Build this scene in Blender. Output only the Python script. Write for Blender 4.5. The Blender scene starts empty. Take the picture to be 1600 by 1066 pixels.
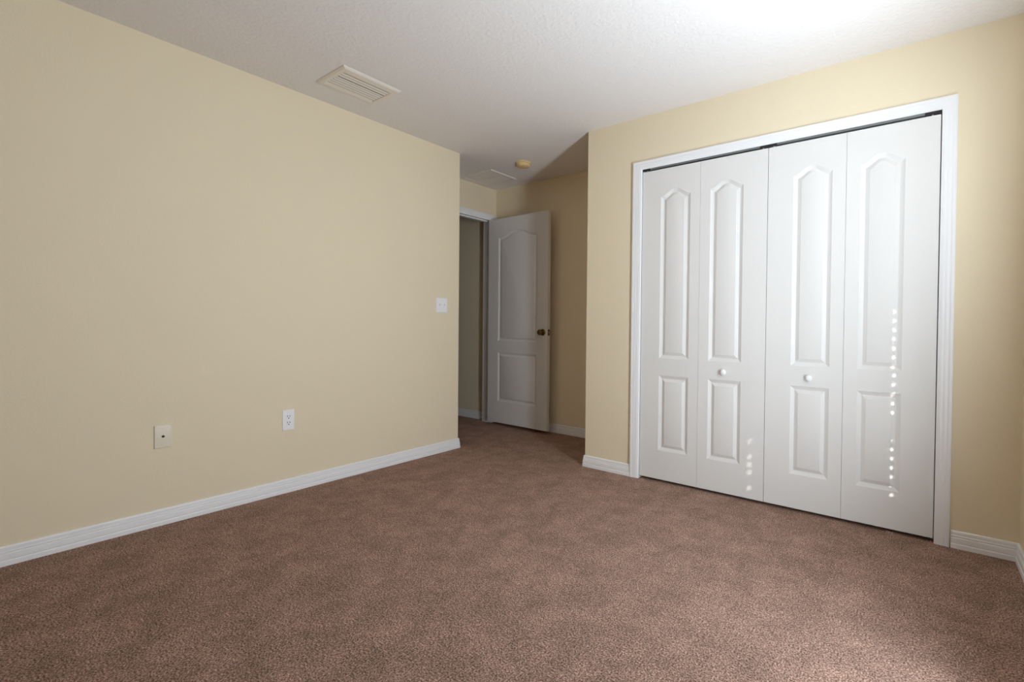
import bpy, bmesh, math
from mathutils import Vector, Matrix

# ------------------------------------------------------------------ camera, world, light, exposure
S = bpy.context.scene
C = S.collection
CX, CZ, YAW, PITCH, ROLL, FPX, PX, PY = 3.1239, 1.0368, 35.0061, -0.7553, 0.6183, 740.5293, 915.4994, 517.355
cam_data = bpy.data.cameras.new('camera')
cam = bpy.data.objects.new('camera', cam_data)
C.objects.link(cam)
ya, pa, ra = math.radians(YAW), math.radians(PITCH), math.radians(ROLL)
fw = Vector((-math.sin(ya) * math.cos(pa), math.cos(ya) * math.cos(pa), math.sin(pa)))
rt = Vector((math.cos(ya), math.sin(ya), 0))
up = rt.cross(fw)
rt2 = math.cos(ra) * rt + math.sin(ra) * up
up2 = -math.sin(ra) * rt + math.cos(ra) * up
M = Matrix((rt2, up2, -fw)).transposed().to_4x4()
M.translation = Vector((CX, 0, CZ))
cam.matrix_world = M
cam_data.sensor_width = 36.0
cam_data.lens = FPX / 1600 * 36.0
cam_data.shift_x = -(PX - 800) / 1600
cam_data.shift_y = (PY - 533) / 1600
cam_data.clip_start = 0.02
S.camera = cam

S.view_settings.view_transform = 'Standard'
S.view_settings.look = 'None'
S.view_settings.gamma = 1.0
S.view_settings.exposure = 0.0
S.view_settings.use_curve_mapping = False
try:
    S.cycles.use_denoising = True
    S.cycles.denoiser = 'OPENIMAGEDENOISE'
except Exception:
    pass
S.cycles.max_bounces = 16
S.cycles.diffuse_bounces = 10
S.cycles.sample_clamp_indirect = 6.0

W = bpy.data.worlds.new('sky')
S.world = W
W.use_nodes = True
wn = W.node_tree
wn.nodes.clear()
wo = wn.nodes.new('ShaderNodeOutputWorld')
wb = wn.nodes.new('ShaderNodeBackground')
ws = wn.nodes.new('ShaderNodeTexSky')
ws.sky_type = 'NISHITA'
ws.sun_disc = False
ws.sun_elevation = math.radians(36)
wb.inputs['Strength'].default_value = 0.15
wn.links.new(ws.outputs['Color'], wb.inputs['Color'])
wn.links.new(wb.outputs['Background'], wo.inputs['Surface'])

SUN_DIR = Vector((-1.0, 1.4, -1.079)).normalized()
sl = bpy.data.lights.new('sun', 'SUN')
sl.energy = 6.0
sl.color = (1.0, 0.96, 0.9)
sl.angle = math.radians(0.53)
sun = bpy.data.objects.new('sun', sl)
C.objects.link(sun)
sun.rotation_euler = SUN_DIR.to_track_quat('-Z', 'Y').to_euler()
sun.location = (6, -2, 5)

WY0, WY1, WZ0, WZ1 = 0.82, 2.34, 0.46, 2.06      # window opening in the right wall


def window_light(energy, tilt, color, n=8):
    """daylight let in by the slatted blind of window_1: strips across the window, each tipped up like the slats"""
    step = (WZ1 - WZ0 - 0.1) / n
    for i in range(n):
        l = bpy.data.lights.new('daylight', 'AREA')
        l.shape = 'RECTANGLE'
        l.size = WY1 - WY0 - 0.04
        l.size_y = 0.08
        l.energy = energy / n
        l.color = color
        o = bpy.data.objects.new('daylight', l)
        C.objects.link(o)
        d = Vector((-math.cos(tilt), 0, math.sin(tilt)))
        o.rotation_euler = d.to_track_quat('-Z', 'Z').to_euler()
        o.location = (3.546, (WY0 + WY1) / 2, WZ0 + 0.04 + step * (i + 0.5))


window_light(83, math.radians(20), (0.795, 0.905, 1.0))


# ------------------------------------------------------------------ materials
def srgb(r, g, b):
    f = lambda c: (c / 255 / 12.92) if c / 255 <= 0.04045 else ((c / 255 + 0.055) / 1.055) ** 2.4
    return (f(r), f(g), f(b), 1)


def mat(name, col, rough=0.5, metal=0.0, spec=0.5):
    m = bpy.data.materials.new(name)
    m.use_nodes = True
    b = m.node_tree.nodes['Principled BSDF']
    b.inputs['Base Color'].default_value = col
    b.inputs['Roughness'].default_value = rough
    b.inputs['Metallic'].default_value = metal
    b.inputs['Specular IOR Level'].default_value = spec
    return m


def nd(m, t, **kw):
    n = m.node_tree.nodes.new(t)
    for k, v in kw.items():
        if hasattr(n, k):
            setattr(n, k, v)
        else:
            n.inputs[k].default_value = v
    return n


def lk(m, a, b):
    m.node_tree.links.new(a, b)


def coords(m, scale=(1, 1, 1)):
    t = nd(m, 'ShaderNodeTexCoord')
    mp = nd(m, 'ShaderNodeMapping')
    mp.inputs['Scale'].default_value = scale
    lk(m, t.outputs['Object'], mp.inputs['Vector'])
    return mp.outputs['Vector']


def noise_bump(m, scale, dist, strength=1.0, detail=2.0, stretch=(1, 1, 1), ramp=None):
    v = coords(m, stretch)
    n = nd(m, 'ShaderNodeTexNoise', Scale=scale, Detail=detail)
    lk(m, v, n.inputs['Vector'])
    out = n.outputs['Fac']
    if ramp:
        r = nd(m, 'ShaderNodeMapRange')
        r.inputs['From Min'].default_value, r.inputs['From Max'].default_value = ramp
        lk(m, out, r.inputs['Value'])
        out = r.outputs['Result']
    b = nd(m, 'ShaderNodeBump', Strength=strength, Distance=dist)
    lk(m, out, b.inputs['Height'])
    lk(m, b.outputs['Normal'], m.node_tree.nodes['Principled BSDF'].inputs['Normal'])


m_wall = mat('beige_wall_paint', srgb(227, 214, 187), 0.75, spec=0.3)
noise_bump(m_wall, 110, 0.0008, 0.6, 2.0)
m_ceil = mat('ceiling_texture_paint', srgb(230, 226, 224), 0.9, spec=0.2)
noise_bump(m_ceil, 60, 0.0014, 0.7, 3.0, ramp=(0.38, 0.66))
m_trim = mat('white_trim_paint', srgb(234, 234, 236), 0.38)
m_door = mat('white_door_paint', srgb(222, 220, 218), 0.5, spec=0.3)
noise_bump(m_door, 60, 0.0006, 0.5, 3.0, stretch=(6, 6, 0.5))
m_plate = mat('white_plastic', srgb(238, 238, 240), 0.35)
m_ivory = mat('ivory_plastic', srgb(222, 212, 192), 0.35)
m_yellow = mat('yellowed_plastic', srgb(218, 192, 138), 0.4)
m_dark = mat('dark_slot', srgb(38, 33, 30), 0.7)
m_brass = mat('antique_brass', srgb(120, 96, 58), 0.28, 1.0)
m_steel = mat('galvanised_track', srgb(170, 172, 172), 0.4, 0.8)
m_blind = mat('white_blind_slat', srgb(236, 236, 232), 0.45)
m_vent = mat('vent_enamel', srgb(226, 218, 208), 0.4)
m_closet = mat('closet_interior_paint', srgb(150, 140, 118), 0.9, spec=0.2)

# carpet: cut pile, mottled
m_carpet = mat('brown_carpet', srgb(140, 112, 96), 0.95, spec=0.1)
v = coords(m_carpet)
n1 = nd(m_carpet, 'ShaderNodeTexNoise', Scale=185.0, Detail=4.0, Roughness=0.7)
n2 = nd(m_carpet, 'ShaderNodeTexNoise', Scale=7.0, Detail=6.0, Roughness=0.7, Distortion=0.3)
n3 = nd(m_carpet, 'ShaderNodeTexNoise', Scale=62.0, Detail=4.0, Roughness=0.65, Distortion=0.8)
for n in (n1, n2, n3):
    lk(m_carpet, v, n.inputs['Vector'])
r1 = nd(m_carpet, 'ShaderNodeValToRGB')
r1.color_ramp.elements[0].position = 0.385
r1.color_ramp.elements[0].color = srgb(94, 66, 54)
r1.color_ramp.elements[1].position = 0.625
r1.color_ramp.elements[1].color = srgb(212, 180, 163)
e = r1.color_ramp.elements.new(0.5)
e.color = srgb(158, 126, 110)
lk(m_carpet, n1.outputs['Fac'], r1.inputs['Fac'])


def remap(sock, a0, a1, b0, b1):
    r = nd(m_carpet, 'ShaderNodeMapRange')
    for k, x in zip(('From Min', 'From Max', 'To Min', 'To Max'), (a0, a1, b0, b1)):
        r.inputs[k].default_value = x
    lk(m_carpet, sock, r.inputs['Value'])
    return r.outputs['Result']


mu = nd(m_carpet, 'ShaderNodeMath', operation='MULTIPLY')
lk(m_carpet, remap(n2.outputs['Fac'], 0.38, 0.64, 0.84, 1.17), mu.inputs[0])
lk(m_carpet, remap(n3.outputs['Fac'], 0.32, 0.68, 0.76, 1.22), mu.inputs[1])
vm = nd(m_carpet, 'ShaderNodeVectorMath', operation='SCALE')
lk(m_carpet, r1.outputs['Color'], vm.inputs[0])
lk(m_carpet, mu.outputs['Value'], vm.inputs['Scale'])
pb = m_carpet.node_tree.nodes['Principled BSDF']
lk(m_carpet, vm.outputs['Vector'], pb.inputs['Base Color'])
bp = nd(m_carpet, 'ShaderNodeBump', Strength=1.0, Distance=0.006)
lk(m_carpet, n1.outputs['Fac'], bp.inputs['Height'])
bp2 = nd(m_carpet, 'ShaderNodeBump', Strength=0.5, Distance=0.009)
lk(m_carpet, n3.outputs['Fac'], bp2.inputs['Height'])
lk(m_carpet, bp.outputs['Normal'], bp2.inputs['Normal'])
lk(m_carpet, bp2.outputs['Normal'], pb.inputs['Normal'])

# clear window glass
m_glass = bpy.data.materials.new('window_glass')
m_glass.use_nodes = True
gn = m_glass.node_tree
gn.nodes.clear()
go = gn.nodes.new('ShaderNodeOutputMaterial')
gm = gn.nodes.new('ShaderNodeMixShader')
gt = gn.nodes.new('ShaderNodeBsdfTransparent')
gg = gn.nodes.new('ShaderNodeBsdfGlossy')
gg.inputs['Roughness'].default_value = 0.02
gm.inputs['Fac'].default_value = 0.06
gn.links.new(gt.outputs['BSDF'], gm.inputs[1])
gn.links.new(gg.outputs['BSDF'], gm.inputs[2])
gn.links.new(gm.outputs['Shader'], go.inputs['Surface'])


# ------------------------------------------------------------------ helpers
def obj(name, bm, m, parent=None, smooth=None):
    bmesh.ops.recalc_face_normals(bm, faces=bm.faces)
    me = bpy.data.meshes.new(name)
    bm.to_mesh(me)
    bm.free()
    me.materials.append(m)
    if smooth is not None:
        for p in me.polygons:
            p.use_smooth = True
        me.set_sharp_from_angle(angle=math.radians(smooth))
    o = bpy.data.objects.new(name, me)
    C.objects.link(o)
    if parent:
        o.parent = parent
    return o


def empty(name, loc, rz=0.0):
    o = bpy.data.objects.new(name, None)
    o.empty_display_size = 0.05
    o.location = loc
    o.rotation_euler = (0, 0, rz)
    C.objects.link(o)
    return o


def tag(o, label, cat, kind=None, group=None):
    o['label'] = label
    o['category'] = cat
    if kind:
        o['kind'] = kind
    if group:
        o['group'] = group
    return o


def box(bm, x0, x1, y0, y1, z0, z1, bevel=0.0, seg=2):
    vs = [bm.verts.new((x, y, z)) for x in (x0, x1) for y in (y0, y1) for z in (z0, z1)]
    idx = [(0, 1, 3, 2), (4, 6, 7, 5), (0, 4, 5, 1), (2, 3, 7, 6), (0, 2, 6, 4), (1, 5, 7, 3)]
    fs = [bm.faces.new([vs[i] for i in f]) for f in idx]
    if bevel:
        es = list({e for f in fs for e in f.edges})
        bmesh.ops.bevel(bm, geom=es, offset=bevel, segments=seg, affect='EDGES', profile=0.5)
    return bm


def nbox(*a, **k):
    return box(bmesh.new(), *a, **k)


def lathe(bm, prof, origin, axis, n=32):
    """prof: list of (radius, distance along axis)"""
    ax = Vector(axis).normalized()
    a = ax.orthogonal().normalized()
    b = ax.cross(a)
    O = Vector(origin)
    rings = []
    for r, h in prof:
        if r < 1e-6:
            rings.append([bm.verts.new(O + ax * h)])
        else:
            rings.append([bm.verts.new(O + ax * h + (a * math.cos(t) + b * math.sin(t)) * r)
                          for t in [2 * math.pi * i / n for i in range(n)]])
    for p, q in zip(rings, rings[1:]):
        for i in range(n):
            j = (i + 1) % n
            if len(p) == 1 and len(q) == 1:
                continue
            if len(p) == 1:
                bm.faces.new((p[0], q[i], q[j]))
            elif len(q) == 1:
                bm.faces.new((p[i], p[j], q[0]))
            else:
                bm.faces.new((p[i], p[j], q[j], q[i]))
    if len(rings[0]) > 1:
        bm.faces.new(rings[0])
    if len(rings[-1]) > 1:
        bm.faces.new(rings[-1])
    return bm


def sweep(bm, path, prof):
    """prof (depth, z) swept along an XY path; depth goes to the right of the direction of travel"""
    P = [Vector((x, y, 0)) for x, y in path]
    rows = []
    for i, p in enumerate(P):
        ns = []
        if i > 0:
            d = (p - P[i - 1]).normalized()
            ns.append(Vector((d.y, -d.x, 0)))
        if i < len(P) - 1:
            d = (P[i + 1] - p).normalized()
            ns.append(Vector((d.y, -d.x, 0)))
        n = sum(ns, Vector()).normalized()
        n = n / n.dot(ns[0])
        rows.append([bm.verts.new(p + n * d + Vector((0, 0, z))) for d, z in prof])
    k = len(prof)
    for a, b in zip(rows, rows[1:]):
        for i in range(k):
            j = (i + 1) % k
            bm.faces.new((a[i], a[j], b[j], b[i]))
    bm.faces.new(rows[0])
    bm.faces.new(rows[-1])
    return bm


BASE = [(0.0, 0.0), (0.0145, 0.0), (0.0145, 0.019), (0.0135, 0.0215), (0.0105, 0.0225), (0.0115, 0.025),
        (0.0125, 0.028), (0.0120, 0.048), (0.0105, 0.051), (0.0080, 0.052), (0.0085, 0.0545), (0.0110, 0.0565),
        (0.0105, 0.060), (0.0085, 0.0615), (0.0085, 0.075), (0.0070, 0.0795), (0.0040, 0.0815), (0.0, 0.0815)]
# casing: (across from the inner edge, depth), unit width
CAS = [(0.0, 0.0), (0.0, 0.009), (0.03, 0.0105), (0.16, 0.0112), (0.20, 0.0124), (0.36, 0.0132), (0.40, 0.0128), (0.44, 0.0138),
       (0.64, 0.0150), (0.69, 0.0144), (0.74, 0.0152), (0.80, 0.0168), (0.94, 0.0170), (1.0, 0.015), (1.0, 0.0)]

H = 2.44
YC, XC, XR = 2.839, 1.140, 3.5105
YL, XA, YB = 2.617, -0.535, 3.552
REAR = -2.2
DZ = 2.112       # head of the entry doorway
DJ = 3.494       # far jamb of the entry doorway
DN = 2.655       # near jamb
OX0, OX1, OZ = 1.585, 3.2025, 2.084     # closet opening inside the casing

# ------------------------------------------------------------------ the setting
floor = obj('floor', nbox(-4.2, 3.75, REAR - 0.2, YB + 0.1, -0.12, 0.0), m_carpet)
tag(floor, 'mottled brown cut pile carpet covering the whole floor', 'floor', 'structure')
ceil = obj('ceiling', nbox(-4.2, 3.75, REAR - 0.2, YB + 0.1, H, H + 0.12), m_ceil)
tag(ceil, 'off white textured ceiling over the room and alcove', 'ceiling', 'structure')

w = obj('wall_left', nbox(-0.12, 0.0, REAR, YL, 0, H), m_wall)
tag(w, 'long beige wall on the left with the switch plate and outlets', 'wall', 'structure')
w = obj('wall_alcove', nbox(-0.66, -0.12, YL - 0.12, YL, 0, H), m_wall)
tag(w, 'short beige return wall hidden behind the end of the long left wall', 'wall', 'structure')
bm = bmesh.new()
box(bm, XA - 0.125, XA, YL, DN - 0.018, 0, H)
box(bm, XA - 0.125, XA, DJ + 0.018, YB, 0, H)
box(bm, XA - 0.125, XA, DN - 0.018, DJ + 0.018, DZ + 0.018, H)
w = obj('wall_entry', bm, m_wall)
tag(w, 'beige wall above and around the entry doorway in the alcove', 'wall', 'structure')
w = obj('wall_back', nbox(-4.2, 3.72, YB, YB + 0.1, 0, H), m_wall)
tag(w, 'shaded beige wall behind the open entry door', 'wall', 'structure')
bm = bmesh.new()
box(bm, XC, OX0 - 0.016, YC, YC + 0.11, 0, H)
box(bm, OX1 + 0.016, XR, YC, YC + 0.11, 0, H)
box(bm, OX0 - 0.016, OX1 + 0.016, YC, YC + 0.11, OZ + 0.03, H)
w = obj('wall_closet', bm, m_wall)
tag(w, 'beige wall around the white bifold closet doors', 'wall', 'structure')
w = obj('wall_closet_side', nbox(XC, XC + 0.11, YC + 0.11, YB, 0, H), m_wall)
tag(w, 'beige side wall of the closet facing into the alcove', 'wall', 'structure')
bm = bmesh.new()
box(bm, XR, XR + 0.21, REAR, WY0, 0, H)
box(bm, XR, XR + 0.21, WY1, YB, 0, H)
box(bm, XR, XR + 0.21, WY0, WY1, 0, WZ0)
box(bm, XR, XR + 0.21, WY0, WY1, WZ1, H)
w = obj('wall_right', bm, m_wall)
tag(w, 'beige wall at the right edge of the room, next to the closet wall', 'wall', 'structure')
w = obj('wall_rear', nbox(-0.12, XR + 0.21, REAR - 0.1, REAR, 0, H), m_wall)
tag(w, 'beige wall behind the camera', 'wall', 'structure')
w = obj('wall_hall', nbox(-4.2, -4.1, 0.0, YB, 0, H), m_wall)
tag(w, 'beige end wall of the dark hall beyond the entry door', 'wall', 'structure')
w = obj('wall_hall_near', nbox(-4.1, -0.66, -0.1, 0.0, 0, H), m_wall)
tag(w, 'beige near wall of the hall beyond the entry door', 'wall', 'structure')
w = obj('wall_hall_side', nbox(-0.66, -0.56, -0.1, YL - 0.12, 0, H), m_wall)
tag(w, 'beige side wall of the hall backing onto the room', 'wall', 'structure')

for name, path, label in [
    ('baseboard_left', [(0, REAR), (0, YL), (XA + 0.016, YL)], 'white grooved baseboard along the long left wall'),
    ('baseboard_back', [(XA, YB), (XC, YB)], 'white baseboard behind the open entry door'),
    ('baseboard_closet_left', [(XC, YB), (XC, YC), (OX0 - 0.064, YC)], 'short white baseboard left of the closet casing'),
    ('baseboard_right', [(OX1 + 0.064, YC), (XR, YC), (XR, REAR)], 'white baseboard right of the closet casing, turning onto the right wall'),
    ('baseboard_rear', [(XR, REAR), (0, REAR)], 'white baseboard along the wall behind the camera'),
    ('baseboard_hall', [(-4.1, YB), (XA - 0.125, YB)], 'white baseboard seen in the hall through the entry doorway'),
]:
    o = obj(name, sweep(bmesh.new(), path, BASE), m_trim)
    tag(o, label, 'baseboard', 'structure')


def casing(bm, a0, a1, top, wl, wt, wr, fn):
    """three mitred lengths round an opening; fn(a, depth, z) -> point"""
    rows = [[], [], [], []]
    for u, d in CAS:
        rows[0].append(bm.verts.new(fn(a0 - u * wl, d, 0)))
        rows[1].append(bm.verts.new(fn(a0 - u * wl, d, top + u * wt)))
        rows[2].append(bm.verts.new(fn(a1 + u * wr, d, top + u * wt)))
        rows[3].append(bm.verts.new(fn(a1 + u * wr, d, 0)))
    k = len(CAS)
    for a, b in zip(rows, rows[1:]):
        for i in range(k):
            j = (i + 1) % k
            bm.faces.new((a[i], a[j], b[j], b[i]))
    bm.faces.new(rows[0])
    bm.faces.new(rows[-1])
    return bm


# closet casing with its jamb lining
t = empty('trim_1', ((OX0 + OX1) / 2, YC, 0))
inv = Vector(t.location)
bm = casing(bmesh.new(), OX0, OX1, OZ, 0.064, 0.055, 0.060, lambda a, d, z: Vector((a, YC - d, z)) - inv)
obj('casing', bm, m_trim, t, 55)
bm = bmesh.new()
for x0, x1 in ((OX0 - 0.016, OX0 - 0.001), (OX1 + 0.001, OX1 + 0.016)):
    box(bm, x0 - inv.x, x1 - inv.x, 0.0, 0.11, 0, OZ + 0.03)
box(bm, OX0 - 0.001 - inv.x, OX1 + 0.001 - inv.x, 0.0, 0.11, OZ + 0.014, OZ + 0.03)
obj('jamb', bm, m_trim, t)
tag(t, 'white moulded casing around the wide closet opening', 'trim', 'structure')

# entry door casing with jamb and stop
t = empty('trim_2', (XA, DJ, 0))
inv = Vector(t.location)
bm = casing(bmesh.new(), DN, DJ, DZ - 0.004, 0.034, 0.06, 0.056, lambda a, d, z: Vector((XA + d, a, z)) - inv)
obj('casing', bm, m_trim, t, 55)
bm = bmesh.new()
box(bm, -0.125, 0.0, 0.0, 0.018, 0, DZ + 0.018)
box(bm, -0.125, 0.0, DN - 0.018 - DJ, DN - DJ, 0, DZ + 0.018)
box(bm, -0.125, 0.0, DN - DJ, 0.0, DZ, DZ + 0.018)
obj('jamb', bm, m_trim, t)
bm = bmesh.new()
box(bm, -0.085, -0.045, -0.011, 0.0, 0, DZ)
box(bm, -0.085, -0.045, DN - DJ, DN - DJ + 0.011, 0, DZ)
box(bm, -0.085, -0.045, DN - DJ + 0.011, -0.011, DZ - 0.011, DZ)
obj('stop', bm, m_trim, t)
tag(t, 'white casing and jamb of the entry doorway in the alcove', 'trim', 'structure')


# ------------------------------------------------------------------ moulded door leaves
def smooth01(t):
    t = max(0.0, min(1.0, t))
    return t * t * (3 - 2 * t)


def arch_pts(x0, x1, zs, peak, n, power, d):
    """from right shoulder over the peak to the left shoulder, set in by d"""
    def z(x):
        s = 1 - abs(2 * (x - x0) / (x1 - x0) - 1)
        return zs + (peak - zs) * ((0.5 - 0.5 * math.cos(math.pi * max(0.0, min(1.0, (s - 0.10) / 0.82)))) if power == 1 else smooth01((s - 0.04) / 0.88))
    pts = []
    for i in range(n + 1):
        x = (x1 - d) + (x0 - x1 + 2 * d) * i / n
        sl = (z(x + 0.002) - z(x - 0.002)) / 0.004
        pts.append((x, z(x) - d * math.sqrt(1 + sl * sl)))
    return pts


def panel_leaf(bm, wdt, z0, z1, thick, px0, px1, lo, upz, power, mould, back=True):
    """leaf in its own frame: x 0..wdt, front face at y = 0 (facing -y); lo = (z0, z1), upz = (z0, shoulder, peak)"""
    depth = 0.0095
    V = {}

    def v(x, y, z):
        k = (round(x, 5), round(y, 5), round(z, 5))
        if k not in V:
            V[k] = bm.verts.new((x, y, z))
        return V[k]

    arch = arch_pts(px0, px1, upz[1], upz[2], 28, power, 0.0)
    low = [(px0, lo[0]), (px1, lo[0]), (px1, lo[1]), (px0, lo[1])]
    high = [(px0, upz[0]), (px1, upz[0])] + arch
    f = lambda pts: bm.faces.new([v(x, 0, z) for x, z in pts])
    # stiles and rails
    zs = [z0, lo[0], lo[1], upz[0], upz[1], z1]
    f([(0, z) for z in (z0,)] + [(px0, z0)] + [(px0, z) for z in zs[1:]] + [(0, z1)])
    f([(px1, z0), (wdt, z0), (wdt, z1)] + [(px1, z) for z in reversed(zs[1:])])
    f([(px0, z0), (px1, z0), (px1, lo[0]), (px0, lo[0])])
    f([(px0, lo[1]), (px1, lo[1]), (px1, upz[0]), (px0, upz[0])])
    f(list(reversed(arch)) + [(px1, z1), (px0, z1)])
    # moulded panels: ogee down into a groove, then up to the raised field
    steps = [(0.0, 0.0), (0.05, 0.0012), (0.42, 0.0085), (0.48, depth), (0.53, depth), (0.58, 0.0085), (0.93, 0.0022), (0.95, 0.0006), (1.0, 0.0)]
    for loop in (low, high):
        prev = [v(x, 0, z) for x, z in loop]
        for u, d in steps[1:]:
            m_ = u * mould
            if loop is low:
                ins = [(px0 + m_, lo[0] + m_), (px1 - m_, lo[0] + m_), (px1 - m_, lo[1] - m_), (px0 + m_, lo[1] - m_)]
            else:
                ins = [(px0 + m_, upz[0] + m_), (px1 - m_, upz[0] + m_)] + arch_pts(px0, px1, upz[1], upz[2], 28, power, m_)
            cur = [bm.verts.new((x, d, z)) for x, z in ins]
            n = len(cur)
            for i in range(n):
                j = (i + 1) % n
                bm.faces.new((prev[i], prev[j], cur[j], cur[i]))
            prev = cur
        bm.faces.new(prev)
    # edges and back
    c = [(0, z0), (wdt, z0), (wdt, z1), (0, z1)]
    fr = [[v(px0, 0, z0), v(px1, 0, z0)], [], [v(px1, 0, z1), v(px0, 0, z1)], []]
    bk = [bm.verts.new((x, thick, z)) for x, z in c]
    for i in range(4):
        j = (i + 1) % 4
        a, b = v(c[i][0], 0, c[i][1]), v(c[j][0], 0, c[j][1])
        bm.faces.new([a] + fr[i] + [b, bk[j], bk[i]])
    bm.faces.new(bk)
    return bm


# entry door, swung open a little short of the back wall
ang = -math.atan2(0.027, 1.0)
d1 = empty('door_1', (-0.523, 3.441, 0.0), ang)
DW, DB, DT = 0.814, 0.033, 2.101
leaf = obj('leaf', panel_leaf(bmesh.new(), DW, DB, DT, 0.035, 0.147, 0.677, (0.250, 0.748), (0.862, 1.911, 1.966), 1, 0.042),
           m_door, d1, 25)
kx, kz = 0.756, 0.961
bm = bmesh.new()
lathe(bm, [(0.0, 0.062), (0.012, 0.0615), (0.021, 0.058), (0.0265, 0.051), (0.0275, 0.044), (0.024, 0.037), (0.016, 0.031),
           (0.011, 0.026), (0.010, 0.012), (0.013, 0.009)], (kx, 0, kz), (0, -1, 0))
kn = obj('knob', bm, m_brass, d1, 40)
kn['label'] = 'dark antique brass door knob'
bm = bmesh.new()
lathe(bm, [(0.0, 0.010), (0.018, 0.010), (0.027, 0.007), (0.031, 0.003), (0.032, 0.0)], (kx, 0, kz), (0, -1, 0))
obj('rosette', bm, m_brass, kn, 40)
bm = bmesh.new()
lathe(bm, [(0.0, 0.056), (0.021, 0.052), (0.0265, 0.045), (0.024, 0.036), (0.016, 0.030), (0.011, 0.025), (0.010, 0.007), (0.031, 0.005), (0.032, 0.0)],
      (kx, 0.035, kz), (0, 1, 0))
obj('knob', bm, m_brass, d1, 40)
bm = nbox(DW, DW + 0.0015, 0.005, 0.030, kz - 0.029, kz + 0.029)
lp = obj('latch_plate', bm, m_brass, d1)
bm = nbox(DW + 0.0015, DW + 0.010, 0.011, 0.024, kz - 0.008, kz + 0.008, bevel=0.002)
obj('latch_bolt', bm, m_steel, lp)
for hz in (0.25, 1.05, 1.86):
    bm = bmesh.new()
    lathe(bm, [(0.0065, -0.045), (0.0065, 0.045)], (-0.006, 0.030, hz), (0, 0, 1), 16)
    lathe(bm, [(0.004, 0.045), (0.005, 0.049), (0.0, 0.052)], (-0.006, 0.030, hz), (0, 0, 1), 12)
    box(bm, -0.002, 0.0, 0.002, 0.030, hz - 0.044, hz + 0.044)
    obj('hinge', bm, m_brass, d1, 40)
tag(d1, 'white two panel door with arched top panel, standing open in the alcove', 'door', 'structure')

# bifold closet doors: each door is a pair of hinged leaves
LY = YC + 0.004
XM = 2.4032
LZ0, LZ1 = 0.019, 2.0655


def bifold(name, x0, x1, knob_leaf, label):
    d = empty(name, ((x0 + x1) / 2, LY, 0.0))
    ox = -(x1 - x0) / 2
    wd = (x1 - x0 - 0.0014) / 2
    for k in range(2):
        outer = (k == 0)
        a, b = (0.136, 0.065) if outer else (0.065, 0.139)
        bm = panel_leaf(bmesh.new(), wd, LZ0, LZ1, 0.032, a, wd - b, (0.211, 0.708), (0.820, 1.884, 1.926), 2, 0.042)
        lf = obj('leaf', bm, m_door, d, 25)
        lf.location = (ox + k * (wd + 0.0014), 0, 0)
        if k == knob_leaf:
            kxx = (a + wd - b) / 2
            bm = bmesh.new()
            lathe(bm, [(0.0, 0.029), (0.008, 0.0285), (0.0145, 0.026), (0.0175, 0.021), (0.0165, 0.016), (0.011, 0.011),
                       (0.0085, 0.007), (0.010, 0.0)], (kxx, 0, 0.757), (0, -1, 0))
            kb = obj('knob', bm, m_plate, lf, 40)
            kb['label'] = 'small round white knob'
    bm = bmesh.new()
    for hz in (0.3, 1.03, 1.78):
        box(bm, -0.03, 0.03, 0.032, 0.034, hz - 0.03, hz + 0.03)
    obj('hinge', bm, m_steel, d)
    tag(d, label, 'closet door', 'structure')
    return d


bifold('door_2', OX0 + 0.004, XM - 0.0014, 1, 'left white bifold closet door, next to the alcove, with a small knob')
bifold('door_3', XM + 0.0014, OX1 - 0.0035, 0, 'right white bifold closet door, crossed by a column of sun dots')

# track over the bifold doors
tr = empty('bifold_track', ((OX0 + OX1) / 2, YC + 0.02, OZ))
L = (OX1 - OX0) / 2 - 0.002
bm = bmesh.new()
box(bm, -L, L, -0.012, -0.0105, -0.0070, 0.0138)
box(bm, -L, L, 0.0105, 0.012, -0.0070, 0.0138)
box(bm, -L, L, -0.0105, 0.0105, 0.0122, 0.0138)
obj('channel', bm, m_steel, tr)
for x in (-L + 0.03, XM - 0.033 - tr.location.x, XM + 0.026 - tr.location.x, L - 0.035):
    bm = bmesh.new()
    lathe(bm, [(0.0045, -0.0172), (0.0045, 0.010)], (x, -0.002, 0), (0, 0, 1), 14)
    obj('pivot_pin', bm, m_plate, tr, 40)
for x0, x1 in ((-L, -L + 0.055), (XM - 0.05 - tr.location.x, XM + 0.045 - tr.location.x), (L - 0.065, L)):
    bm = nbox(x0, x1, -0.0155, -0.0122, -0.012, 0.004, bevel=0.001)
    br = obj('bracket', bm, m_dark, tr)
tag(tr, 'metal track with dark brackets in the gap above the closet doors', 'door track')

# ------------------------------------------------------------------ window in the right wall (outside the picture)
wn_ = empty('window_1', (XR + 0.17, (WY0 + WY1) / 2, WZ0))
hy, hz = (WY1 - WY0) / 2, WZ1 - WZ0
bm = bmesh.new()
for a in (-hy, hy - 0.045):
    box(bm, -0.02, 0.03, a, a + 0.045, 0, hz)
for a in (0, hz / 2 - 0.02, hz - 0.045):
    box(bm, -0.018, 0.028, -hy + 0.045, hy - 0.045, a, a + 0.045)
obj('frame', bm, m_trim, wn_)
bm = nbox(0.003, 0.007, -hy + 0.045, hy - 0.045, 0.045, hz - 0.045)
obj('pane', bm, m_glass, wn_)
bm = nbox(-0.20, -0.021, -hy, hy, 0.0, 0.018, bevel=0.003)
obj('sill', bm, m_trim, wn_)
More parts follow.
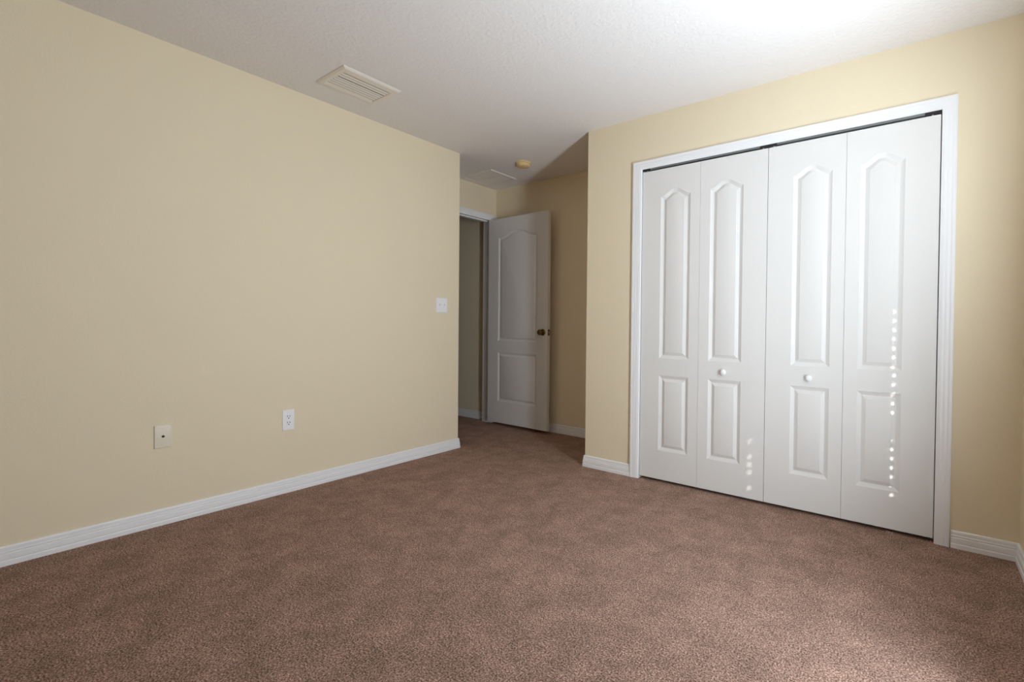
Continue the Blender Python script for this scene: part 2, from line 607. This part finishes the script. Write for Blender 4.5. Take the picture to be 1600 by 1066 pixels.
# the closed blind; sun comes only through the cord holes in the slats
XB = 3.60
bx, bz = XB - wn_.location.x, -WZ0
PITCH_S = 0.0465
drop_r, drop_l = 1.079 * (XB - 3.031), 1.079 * (XB - 2.324)
y_r, y_l = YC - 1.4 * (XB - 3.031), YC - 1.4 * (XB - 2.324)
z_top = 1.126 + drop_r
holes_r = {i: 1.0 for i in list(range(0, 12)) + list(range(15, 19)) + [20, 24]}
holes_r.update({14: 0.5, 19: 0.5})
holes_l = {0: 0.8, 2: 1.0, 3: 1.0, 4: 1.0, 6: 1.0}
u = Vector((1.079, 0, -1.0)).normalized()      # across the slat, outwards and down
nrm = Vector((1.0, 0, 1.079)).normalized()
yc = wn_.location.y
bm = bmesh.new()


def slab(bm, zc, y0, y1, s0, s1):
    vs = []
    for yy in (y0, y1):
        for s in (s0, s1):
            for th in (-0.0012, 0.0012):
                p = Vector((bx, 0, zc)) + u * s + nrm * th
                vs.append(bm.verts.new((p.x, yy, p.z)))
    for f in [(0, 1, 3, 2), (4, 6, 7, 5), (0, 4, 5, 1), (2, 3, 7, 6), (0, 2, 6, 4), (1, 5, 7, 3)]:
        bm.faces.new([vs[i] for i in f])


k0, k1 = -7, 27
for i in range(k0, k1 + 1):
    zc = z_top - i * PITCH_S + bz
    if zc > hz - 0.07 or zc < 0.05:
        continue
    ys = [-hy + 0.001]
    hl = []
    if i in holes_l:
        hl.append((y_l - yc, holes_l[i]))
    if i in holes_r:
        hl.append((y_r - yc, holes_r[i]))
    for hy_, s in sorted(hl):
        r = 0.009 * s
        slab(bm, zc, ys[-1], hy_ - r, -0.025, 0.025)
        slab(bm, zc, hy_ - r, hy_ + r, -0.025, -0.0075 * s)
        slab(bm, zc, hy_ - r, hy_ + r, 0.0075 * s, 0.025)
        ys.append(hy_ + r)
    slab(bm, zc, ys[-1], hy - 0.001, -0.025, 0.025)
box(bm, bx - 0.03, bx + 0.03, -hy + 0.001, hy - 0.001, hz - 0.085, hz - 0.002)
box(bm, bx - 0.026, bx + 0.026, -hy + 0.001, hy - 0.001, 0.0185, 0.05)
obj('blind', bm, m_blind, wn_)
tag(wn_, 'window with a closed white slatted blind in the right wall, outside the picture', 'window', 'structure')

# ------------------------------------------------------------------ plates on the left wall
# each is built on the wall plane x = 0, facing +x; its empty stands at the plate's centre


def plate(name, y, z, w_, h_, m, parts=True):
    e_ = empty(name, (0.0, y, z))
    bm = nbox(0.0002, 0.006, -w_ / 2, w_ / 2, -h_ / 2, h_ / 2)
    top = [ed for ed in bm.edges if all(abs(v_.co.x - 0.006) < 1e-6 for v_ in ed.verts)]
    bmesh.ops.bevel(bm, geom=top, offset=0.004, segments=3, affect='EDGES', profile=0.6)
    obj('cover_plate', bm, m, e_, 40)
    return e_


def screw(e_, y, z, m):
    bm = bmesh.new()
    lathe(bm, [(0.0035, 0.0055), (0.0035, 0.0068), (0.0, 0.0074)], (0, y, z), (1, 0, 0), 14)
    obj('screw', bm, m, e_, 40)


sw = plate('light_switch', 2.443, 1.180, 0.106, 0.116, m_plate)
for dy in (-0.022, 0.022):
    bm = nbox(0.0055, 0.0068, dy - 0.006, dy + 0.006, -0.0125, 0.0125, bevel=0.0005)
    tg = obj('toggle', bm, m_plate, sw)
    bm = bmesh.new()
    vs = [bm.verts.new(p) for p in [(0.0066, dy - 0.0042, -0.006), (0.0066, dy + 0.0042, -0.006), (0.0066, dy + 0.0042, 0.008), (0.0066, dy - 0.0042, 0.008),
                                    (0.0185, dy - 0.0034, 0.007), (0.0185, dy + 0.0034, 0.007), (0.0175, dy + 0.0034, 0.013), (0.0175, dy - 0.0034, 0.013)]]
    for f in [(0, 3, 2, 1), (4, 5, 6, 7), (0, 1, 5, 4), (1, 2, 6, 5), (2, 3, 7, 6), (3, 0, 4, 7)]:
        bm.faces.new([vs[i] for i in f])
    obj('lever', bm, m_plate, tg)
    for dz in (-0.03, 0.03):
        screw(sw, dy, dz, m_plate)
tag(sw, 'white double toggle light switch near the end of the left wall', 'light switch')

ot = plate('wall_outlet', 1.3175, 0.439, 0.066, 0.124, m_plate)
bm = nbox(0.0055, 0.0075, -0.0168, 0.0168, -0.034, 0.034, bevel=0.001)
ins = obj('receptacle', bm, m_plate, ot)
for dz in (-0.019, 0.019):
    bm = bmesh.new()
    for dy in (-0.0065, 0.0065):
        box(bm, 0.0072, 0.0079, dy - 0.0016, dy + 0.0016, dz + 0.001, dz + 0.010)
    lathe(bm, [(0.0032, 0.0072), (0.0032, 0.0079)], (0, 0, dz - 0.007), (1, 0, 0), 14)
    sl_ = obj('socket_slots', bm, m_dark, ins)
for dz in (-0.048, 0.048):
    screw(ot, 0, dz, m_plate)
tag(ot, 'white electrical outlet with two sockets low on the left wall', 'outlet')

cx_ = plate('cable_plate', 0.734, 0.448, 0.068, 0.116, m_ivory)
bm = bmesh.new()
lathe(bm, [(0.0060, 0.0055), (0.0060, 0.0080), (0.0045, 0.0085), (0.0045, 0.015), (0.0, 0.015)], (0, 0, 0.001), (1, 0, 0), 12)
cn = obj('connector', bm, m_dark, cx_)
cn['label'] = 'dark cable connector'
for dz in (-0.042, 0.042):
    screw(cx_, 0, dz, m_ivory)
tag(cx_, 'ivory cable plate with one connector, low on the left wall left of the outlet', 'cable plate')

# ------------------------------------------------------------------ ceiling fittings
VX0, VX1, VY0, VY1 = 0.236, 0.540, 1.364, 1.716
vt = empty('ceiling_vent', ((VX0 + VX1) / 2, (VY0 + VY1) / 2, H))
ax, ay = (VX1 - VX0) / 2, (VY1 - VY0) / 2
ix0, ix1, iy = -0.110, 0.085, 0.142


def ring(bm, rows):
    """rows of rectangles (x0, x1, y0, y1, z), joined one to the next"""
    prev = None
    for x0, x1, y0, y1, z in rows:
        cur = [bm.verts.new(p) for p in ((x0, y0, z), (x1, y0, z), (x1, y1, z), (x0, y1, z))]
        if prev:
            for i in range(4):
                j = (i + 1) % 4
                bm.faces.new((prev[i], prev[j], cur[j], cur[i]))
        prev = cur
    return bm


bm = ring(bmesh.new(), [(-ax, ax, -ay, ay, -0.0003), (-ax, ax, -ay, ay, -0.004), (-ax + 0.012, ax - 0.012, -ay + 0.012, ay - 0.012, -0.012),
                        (ix0 - 0.012, ix1 + 0.014, -iy - 0.006, iy + 0.006, -0.013), (ix0, ix1, -iy, iy, -0.010), (ix0, ix1, -iy, iy, -0.0003)])
obj('frame', bm, m_vent, vt)
bm = nbox(ix0, ix1, -iy, iy, -0.0016, -0.0004)
obj('backing', bm, m_dark, vt)
NS = 7
pit = (ix1 - ix0) / NS
for i in range(NS):
    xa = ix0 + i * pit + 0.001
    xb = xa + pit - (0.0108 if i != 4 else 0.0155)
    w2 = (xb - xa)
    bm = bmesh.new()
    pts = [(0.0, -0.0110), (0.3, -0.0102), (0.65, -0.0090), (1.0, -0.0076), (1.0, -0.0068), (0.65, -0.0082), (0.3, -0.0094), (0.0, -0.0102)]
    A = [bm.verts.new((xa + px * w2, -iy + 0.001, pz)) for px, pz in pts]
    B = [bm.verts.new((xa + px * w2, iy - 0.001, pz)) for px, pz in pts]
    for k in range(8):
        j = (k + 1) % 8
        bm.faces.new((A[k], A[j], B[j], B[k]))
    bm.faces.new(A)
    bm.faces.new(B)
    obj('slat', bm, m_vent, vt)
tag(vt, 'cream louvred air vent in the ceiling above the left wall', 'air vent')

GX0, GX1, GY0, GY1 = -0.472, -0.070, 3.032, 3.366
gr = empty('return_grille', ((GX0 + GX1) / 2, (GY0 + GY1) / 2, H))
ax, ay = (GX1 - GX0) / 2, (GY1 - GY0) / 2
bm = ring(bmesh.new(), [(-ax, ax, -ay, ay, -0.0003), (-ax, ax, -ay, ay, -0.009), (-ax + 0.005, ax - 0.005, -ay + 0.005, ay - 0.005, -0.012),
                        (-ax + 0.024, ax - 0.024, -ay + 0.024, ay - 0.024, -0.010), (-ax + 0.026, ax - 0.026, -ay + 0.026, ay - 0.026, -0.0003)])
obj('frame', bm, m_vent, gr)
obj('bar', nbox(-ax + 0.026, ax - 0.026, -0.008, 0.008, -0.0105, -0.0004), m_vent, gr)
obj('backing', nbox(-ax + 0.026, ax - 0.026, -ay + 0.026, ay - 0.026, -0.0014, -0.0004), m_vent, gr)
for s in (-1, 1):
    for k in range(9):
        yy = s * (0.0155 + k * 0.0142)
        bm = bmesh.new()
        pts = [(-0.006, -0.003), (0.005, -0.0095), (0.0058, -0.0085), (-0.0052, -0.002)]
        A = [bm.verts.new((-ax + 0.0265, yy + p, q)) for p, q in pts]
        B = [bm.verts.new((ax - 0.0265, yy + p, q)) for p, q in pts]
        for i in range(4):
            j = (i + 1) % 4
            bm.faces.new((A[i], A[j], B[j], B[i]))
        bm.faces.new(A)
        bm.faces.new(B)
        obj('slat', bm, m_vent, gr)
tag(gr, 'square return air grille in the alcove ceiling in front of the entry doorway', 'air grille')

sd = empty('smoke_detector', (0.292, 3.070, H))
bm = bmesh.new()
lathe(bm, [(0.066, 0.0003), (0.066, 0.010), (0.062, 0.012)], (0, 0, 0), (0, 0, -1), 40)
obj('base', bm, m_yellow, sd, 35)
bm = bmesh.new()
lathe(bm, [(0.060, 0.012), (0.060, 0.020), (0.057, 0.031), (0.050, 0.038), (0.036, 0.041), (0.0, 0.042)], (0, 0, 0), (0, 0, -1), 40)
obj('cover', bm, m_yellow, sd, 35)
bm = bmesh.new()
lathe(bm, [(0.009, 0.0405), (0.009, 0.044), (0.0, 0.0445)], (0.012, 0, 0), (0, 0, -1), 16)
obj('test_button', bm, m_yellow, sd, 35)
tag(sd, 'round yellowed smoke detector on the alcove ceiling', 'smoke detector')
